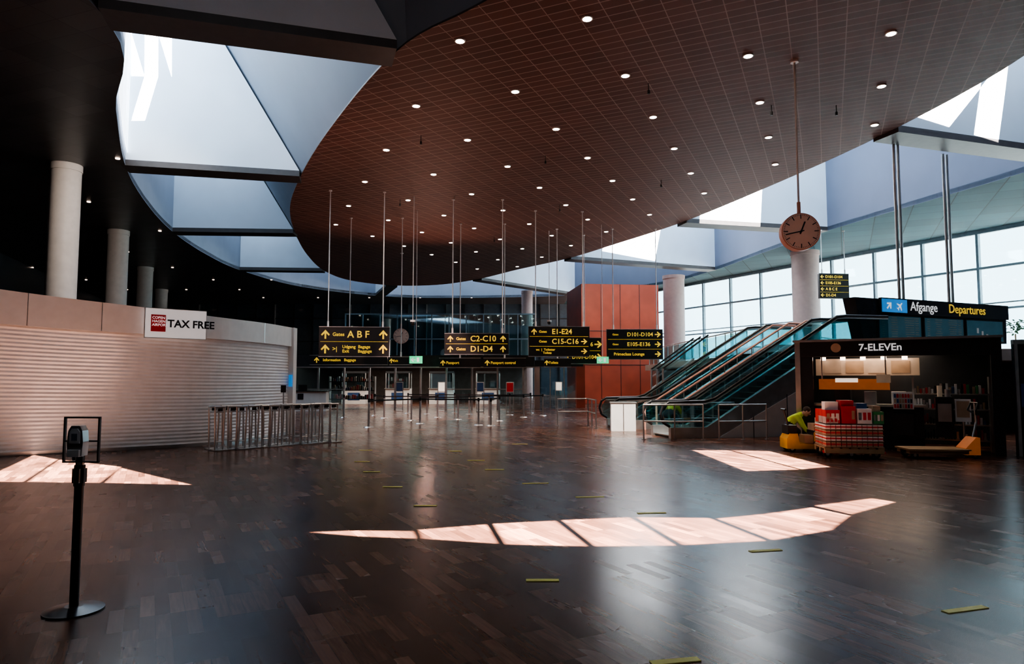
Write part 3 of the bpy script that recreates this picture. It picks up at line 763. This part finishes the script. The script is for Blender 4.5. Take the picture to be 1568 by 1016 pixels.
# ------------------------------------------------------------------ worker (squatting, bent over the load)
def skin_mesh(verts, edges, radii, root=0, sub=1):
    me = bpy.data.meshes.new('s'); me.from_pydata(verts, edges, []); ob = bpy.data.objects.new('s', me); COL.objects.link(ob)
    md = ob.modifiers.new('k', 'SKIN'); md.use_smooth_shade = True
    for i, r in enumerate(radii):
        me.skin_vertices[0].data[i].radius = (r, r); me.skin_vertices[0].data[i].use_root = (i == root)
    sb = ob.modifiers.new('b', 'SUBSURF'); sb.levels = sub; sb.render_levels = sub
    bpy.context.view_layer.update()
    r = bpy.data.meshes.new_from_object(ob.evaluated_get(bpy.context.evaluated_depsgraph_get()))
    bpy.data.objects.remove(ob); return r
wk = empty('airport_worker', (6.55,16.45,0)); wk.rotation_euler = (0,0,math.radians(-18))
J = [((0,0,.56),.135,0),((.12,0,.66),.13,1),((.26,0,.76),.145,1),((.36,0,.82),.06,2),((.41,0,.85),.055,2),
     ((.27,.17,.76),.075,1),((.36,.23,.57),.055,1),((.46,.2,.42),.045,1),((.56,.17,.36),.030,2),
     ((.27,-.17,.76),.075,1),((.36,-.23,.57),.055,1),((.46,-.2,.42),.045,1),((.56,-.17,.36),.030,2),
     ((.03,.11,.52),.11,0),((.3,.16,.42),.075,0),((.12,.14,.22),.06,0),((-.02,.13,.08),.048,3),((.17,.15,.045),.042,3),
     ((.03,-.11,.52),.11,0),((.3,-.16,.42),.075,0),((.12,-.14,.22),.06,0),((-.02,-.13,.08),.048,3),((.17,-.15,.045),.042,3)]
E = [(0,1),(1,2),(2,3),(3,4),(2,5),(5,6),(6,7),(7,8),(2,9),(9,10),(10,11),(11,12),(0,13),(13,14),(14,15),(15,16),(16,17),(0,18),(18,19),(19,20),(20,21),(21,22)]
bm_ = skin_mesh([j[0] for j in J], E, [j[1] for j in J], 0, 2)
for m in (M_NAVY, M_HIVIS, M_SKIN, M_BLACK): bm_.materials.append(m)
for p in bm_.polygons:
    best = min(J, key=lambda j: (Vector(j[0])-p.center).length-j[1]); p.material_index = best[2]; p.use_smooth = True
b = bpy.data.objects.new('body', bm_); COL.objects.link(b); b.parent = wk
h = MB('head'); R = Matrix.Rotation(math.radians(35), 3, 'Y')
hc = Vector((.47,0,.88)); 
def hp(x, y, z): return hc+R @ Vector((x,y,z))
h.ell(hc, (.085,.072,.105), M_SKIN, 20, 14, R); h.ell(hp(.02,0,-.06), (.06,.052,.055), M_SKIN, 16, 10, R)
h.ell(hp(.095,0,-.015), (.018,.012,.022), M_SKIN, 10, 8, R)
for y in (-.03,.03): h.ell(hp(.075,y,.01), (.012,.012,.008), M_BTEXT, 8, 6, R)
for y in (-.074,.074): h.ell(hp(-.005,y,-.005), (.02,.01,.03), M_SKIN, 10, 8, R)
h.ell(hp(.076,0,-.055), (.01,.022,.006), M_REDP, 8, 6, R)
h.ell(hp(-.018,0,.03), (.088,.08,.09), M_HAIR, 18, 12, R)
h.done(wk)
for sy in (1, -1):
    P = [(.56,sy*.17,.36),(.60,sy*.165,.335),(.635,sy*.16,.315)]; ed = [(0,1),(1,2)]; rd = [.028,.034,.030]
    for f_, (dy, l) in enumerate(((-.027,.9),(-.009,1.05),(.009,1.0),(.027,.8))):
        i0 = len(P); P += [(.655,sy*.16+dy,.305),(.655+.035*l,sy*.16+dy,.285),(.66+.045*l,sy*.16+dy,.255)]; ed += [(2,i0),(i0,i0+1),(i0+1,i0+2)]; rd += [.0095,.009,.008]
    i0 = len(P); P += [(.615,sy*.16-sy*.04,.318),(.64,sy*.16-sy*.055,.29)]; ed += [(1,i0),(i0,i0+1)]; rd += [.011,.009]
    hm = skin_mesh(P, ed, rd, 0, 1); hm.materials.append(M_SKIN)
    ho = bpy.data.objects.new('hand', hm); COL.objects.link(ho); ho.parent = wk

# ------------------------------------------------------------------ sanitizer stand (foreground)
st = empty('hand_sanitizer_stand', (-3.13,5.0,0))
o = MB('post'); o.cyl((0,0,0), (0,0,.012), .195, M_BLACK, 48); o.cyl((0,0,.012), (0,0,.035), .19, M_BLACK, 48, r2=.06); o.cyl((0,0,.03), (0,0,.9), .03, M_BLACK, 24)
o.cyl((0,0,.88), (0,0,1.03), .036, M_BLACK, 24); o.box((0,-.035,.955), (.05,.02,.1), M_STEEL); o.cyl((0,0,1.03), (0,0,1.05), .028, M_STEEL, 20); o.box((-.037,0,.955), (.012,.04,.1), M_STEEL); o.box((.037,0,.955), (.012,.04,.1), M_BLACK); o.done(st)
o = MB('sign_frame')
for x in (-.125,.125): o.box((x,.01,1.21), (.012,.02,.325), M_BLACK)
for z in (1.05,1.37): o.box((0,.01,z), (.262,.02,.012), M_BLACK)
o.box((0,.01,1.2), (.25,.012,.01), M_BLACK); o.done(st)
o = MB('dispenser')
o.xz([(-.052,1.10),(-.058,1.2),(-.05,1.28),(-.03,1.315),(.03,1.315),(.05,1.28),(.058,1.2),(.052,1.10)], -.07, 0, M_STEEL)
o.xz([(-.036,1.19),(-.036,1.27),(-.02,1.295),(.02,1.295),(.036,1.27),(.036,1.19)], -.078, -.06, M_WHITE)
o.xz([(-.02,1.21),(-.02,1.26),(.02,1.26),(.02,1.21)], -.082, -.07, M_SHAFTIN)
o.box((0,-.06,1.12), (.085,.06,.05), M_WHITE); o.cyl((0,-.07,1.07), (0,-.07,1.1), .012, M_BLACK, 12); o.box((0,0,1.075), (.05,.03,.06), M_BLACK); o.done(st)

# ------------------------------------------------------------------ floor tape
o = MB('floor_marking_tape')
for x, y, l, a in ((.25,5.73,.27,.0),(3.25,5.02,.38,.3),(2.44,6.7,.33,.2),(1.72,8.55,.36,.12),(1.09,9.7,.4,.1),(.37,10.95,.42,.1),(.956,4.12,.3,.2),
                   (-1.13,9.04,.3,0),(-1.83,10.6,.3,0),(-2.5,12.3,.3,0),(-3.0,13.8,.3,0),(-.73,14.0,.35,0),(-.32,12.6,.35,0),(-1.3,15.8,.3,0),(.2,17.5,.4,0),(-3.4,16,.3,0)):
    o.box((x,y,.003), (l,.06,.006), M_TAPE, a)
o.done()

# ------------------------------------------------------------------ stanchions with belts, barriers
stp = [(-4.9,23.5),(-4.0,27.3),(-3.4,25.4),(-1.2,24.6),(-.75,24.3),(-.5,27),(-2.2,28),(-3.2,29.5),(-5.4,29),(-6.2,31),(-1.0,30),(.5,29.6),(1.4,31),(-.1,31.5),(-2.0,32),(-4.0,32.3),(-5.0,33),(-7.2,29.4),(.9,33.3),(-2.8,33.5)]
o = MB('belt_stanchion_queue')
for x, y in stp:
    o.cyl((x,y,0), (x,y,.03), .17, M_STEEL, 24, r2=.14); o.cyl((x,y,.03), (x,y,.95), .035, M_STEEL, 14); o.cyl((x,y,.85), (x,y,.98), .042, M_BLACK, 14)
for i, j in ((0,2),(2,3),(3,5),(1,6),(6,10),(7,8),(8,9),(10,11),(11,12),(13,14),(14,15),(15,16),(18,13),(5,4)):
    a = Vector(stp[i]); b2 = Vector(stp[j]); d = b2-a; c = (a+b2)/2
    o.box((c.x,c.y,.91), (d.length-.08,.006,.05), M_BLACK, math.atan2(d.y,d.x))
o.done()
# stored queue posts: each a pair of slim steel uprights on a plate with a short head bar
bq = MB('queue_barrier')
for y in (-.09,.09): bq.cyl((0,y,.02), (0,y*1.25,1.0), .022, M_STEEL, 10)
bq.cyl((0,-.13,1.0), (0,.13,1.0), .022, M_STEEL, 8); bq.cyl((0,-.1,.88), (0,.1,.88), .014, M_STEEL, 8); bq.cyl((0,-.09,.2), (0,.09,.2), .014, M_STEEL, 8)
bq.box((0,0,.012), (.34,.30,.024), M_STEEL); bq.box((0,0,.94), (.05,.1,.07), M_BLACK)
bme = bq.mesh()
for row in range(2):
    for i in range(12):
        t = i/11; q = bpy.data.objects.new('queue_barrier', bme); COL.objects.link(q)
        q.location = (-7.05+2.1*t+.28*row, 16.25+2.15*t+.08*math.sin(i*2.1)-.33*row, 0); q.rotation_euler = (0,0,math.radians(-48+random.uniform(-12,12)))
o = MB('info_post'); o.cyl((0,0,0), (0,0,.03), .15, M_STEEL, 20); o.cyl((0,0,.03), (0,0,1.4), .02, M_STEEL, 10); o.box((0,-.02,1.38), (.14,.02,.2), M_BLACK); o.done(loc=(-6.3,18.9,0))

def plant(x, y, z):
    o = MB('potted_plant'); o.cyl((0,0,0), (0,0,.5), .22, M_WHITE, 20, r2=.28); o.cyl((0,0,.48), (0,0,1.2), .03, M_WOODP, 8)
    for i in range(60):
        a = random.uniform(0,2*PI); e_ = random.uniform(-.2,1.3); r = random.uniform(.2,.6)
        c = Vector((math.cos(a)*math.cos(e_)*r, math.sin(a)*math.cos(e_)*r, 1.3+math.sin(e_)*r))
        o.ell(c, (.13,.05,.02), M_LEAF, 6, 4, Matrix.Rotation(a,3,'Z') @ Matrix.Rotation(random.uniform(-.6,.6),3,'Y'))
    o.done(loc=(x,y,z))
plant(23.5,31.8,2.55); plant(17.5,28.5,2.55); plant(18.6,29.5,2.55)

# ------------------------------------------------------------------ lights
def light(name, kind, loc, energy, col, tgt=None, **kw):
    l = bpy.data.lights.new(name, kind); l.energy = energy; l.color = col
    for k_, v in kw.items(): setattr(l, k_, v)
    ob = bpy.data.objects.new(name, l); COL.objects.link(ob); ob.location = loc
    if tgt: ob.rotation_euler = (Vector(tgt)-Vector(loc)).to_track_quat('-Z','Y').to_euler()
    return ob
light('sun', 'SUN', (0,0,20), 200, (1,.94,.88), tgt=tuple(Vector((0,0,20))+SD), angle=math.radians(.18))
light('sun_patch_escalator', 'SPOT', (3,13,9.5), 16000, (1,.9,.8), (3.9,21,.2), spot_size=math.radians(15), spot_blend=.3, shadow_soft_size=.05)  # added spot, stands in for sunlight at the escalator base
light('sun_patch_queue', 'SPOT', (-3,20,9.5), 9000, (1,.6,.52), (-3.5,31,.1), spot_size=math.radians(26), spot_blend=.5, shadow_soft_size=.05)  # added spot for the far pink sun patch on the floor
for x, y in ((-1,20),(4,20),(-5,27),(2,28),(-7,36),(0,38),(5,31),(9,22)):
    light('downlight_lamp', 'SPOT', (x,y,9.55), 1100, (1,.80,.66), (x,y,0), spot_size=math.radians(110), spot_blend=1.0, shadow_soft_size=.12)
light('column_fill', 'SPOT', (-9.2,19.5,9.4), 2600, (1,.88,.78), (-18,29,5.5), spot_size=math.radians(70), spot_blend=1.0, shadow_soft_size=.2)  # added warm fill to lift the left columns
light('ceiling_glow_fill', 'SPOT', (-5,40,3.1), 1300, (1,.55,.42), (-3.5,31,9.6), spot_size=math.radians(130), spot_blend=1.0, shadow_soft_size=.3)  # added fill for the warm glow on the oval ceiling
light('ceiling_glow_fill', 'SPOT', (-9.6,18.6,3.5), 900, (1,.55,.42), (1,28,9.6), spot_size=math.radians(110), spot_blend=1.0, shadow_soft_size=.3)  # second added fill, from the shop top towards the ceiling
light('red_wall_fill', 'SPOT', (5,38,8.5), 1500, (1,.8,.65), (7.2,46,4.2), spot_size=math.radians(75), spot_blend=.8, shadow_soft_size=.2)  # added fill to brighten the red wall
light('hall_light', 'AREA', (-6.3,44,2.45), 750, (1,.86,.74), (-6.3,44,0), shape='RECTANGLE', size=12, size_y=8)
light('kiosk_light', 'AREA', (9.3,16.9,2.38), 40, (1,.8,.6), (9.3,16.9,0), shape='RECTANGLE', size=2, size_y=1)

w = bpy.data.worlds.new('world'); scene.world = w; w.use_nodes = True
nt = w.node_tree; bg = nt.nodes['Background']
sky = nt.nodes.new('ShaderNodeTexSky'); sky.sky_type = 'PREETHAM'
sky.sun_direction = (-SD).normalized(); sky.turbidity = 6
mx = nt.nodes.new('ShaderNodeMixRGB'); mx.inputs[0].default_value = 0.8; mx.inputs[2].default_value = (0.86,0.95,1.0,1)
nt.links.new(sky.outputs[0], mx.inputs[1]); nt.links.new(mx.outputs[0], bg.inputs[0]); bg.inputs[1].default_value = 6.5

cam = bpy.data.cameras.new('camera'); cam.lens = 24.0; cam.sensor_width = 36.0; cam.clip_end = 500
co = bpy.data.objects.new('camera', cam); COL.objects.link(co); co.location = (0,0,1.65)
co.rotation_euler = (math.radians(90+3.94), 0, 0)
scene.camera = co
try:
    scene.view_settings.view_transform = 'AgX'; scene.view_settings.look = 'AgX - Medium High Contrast'
except Exception as ex: print(ex)
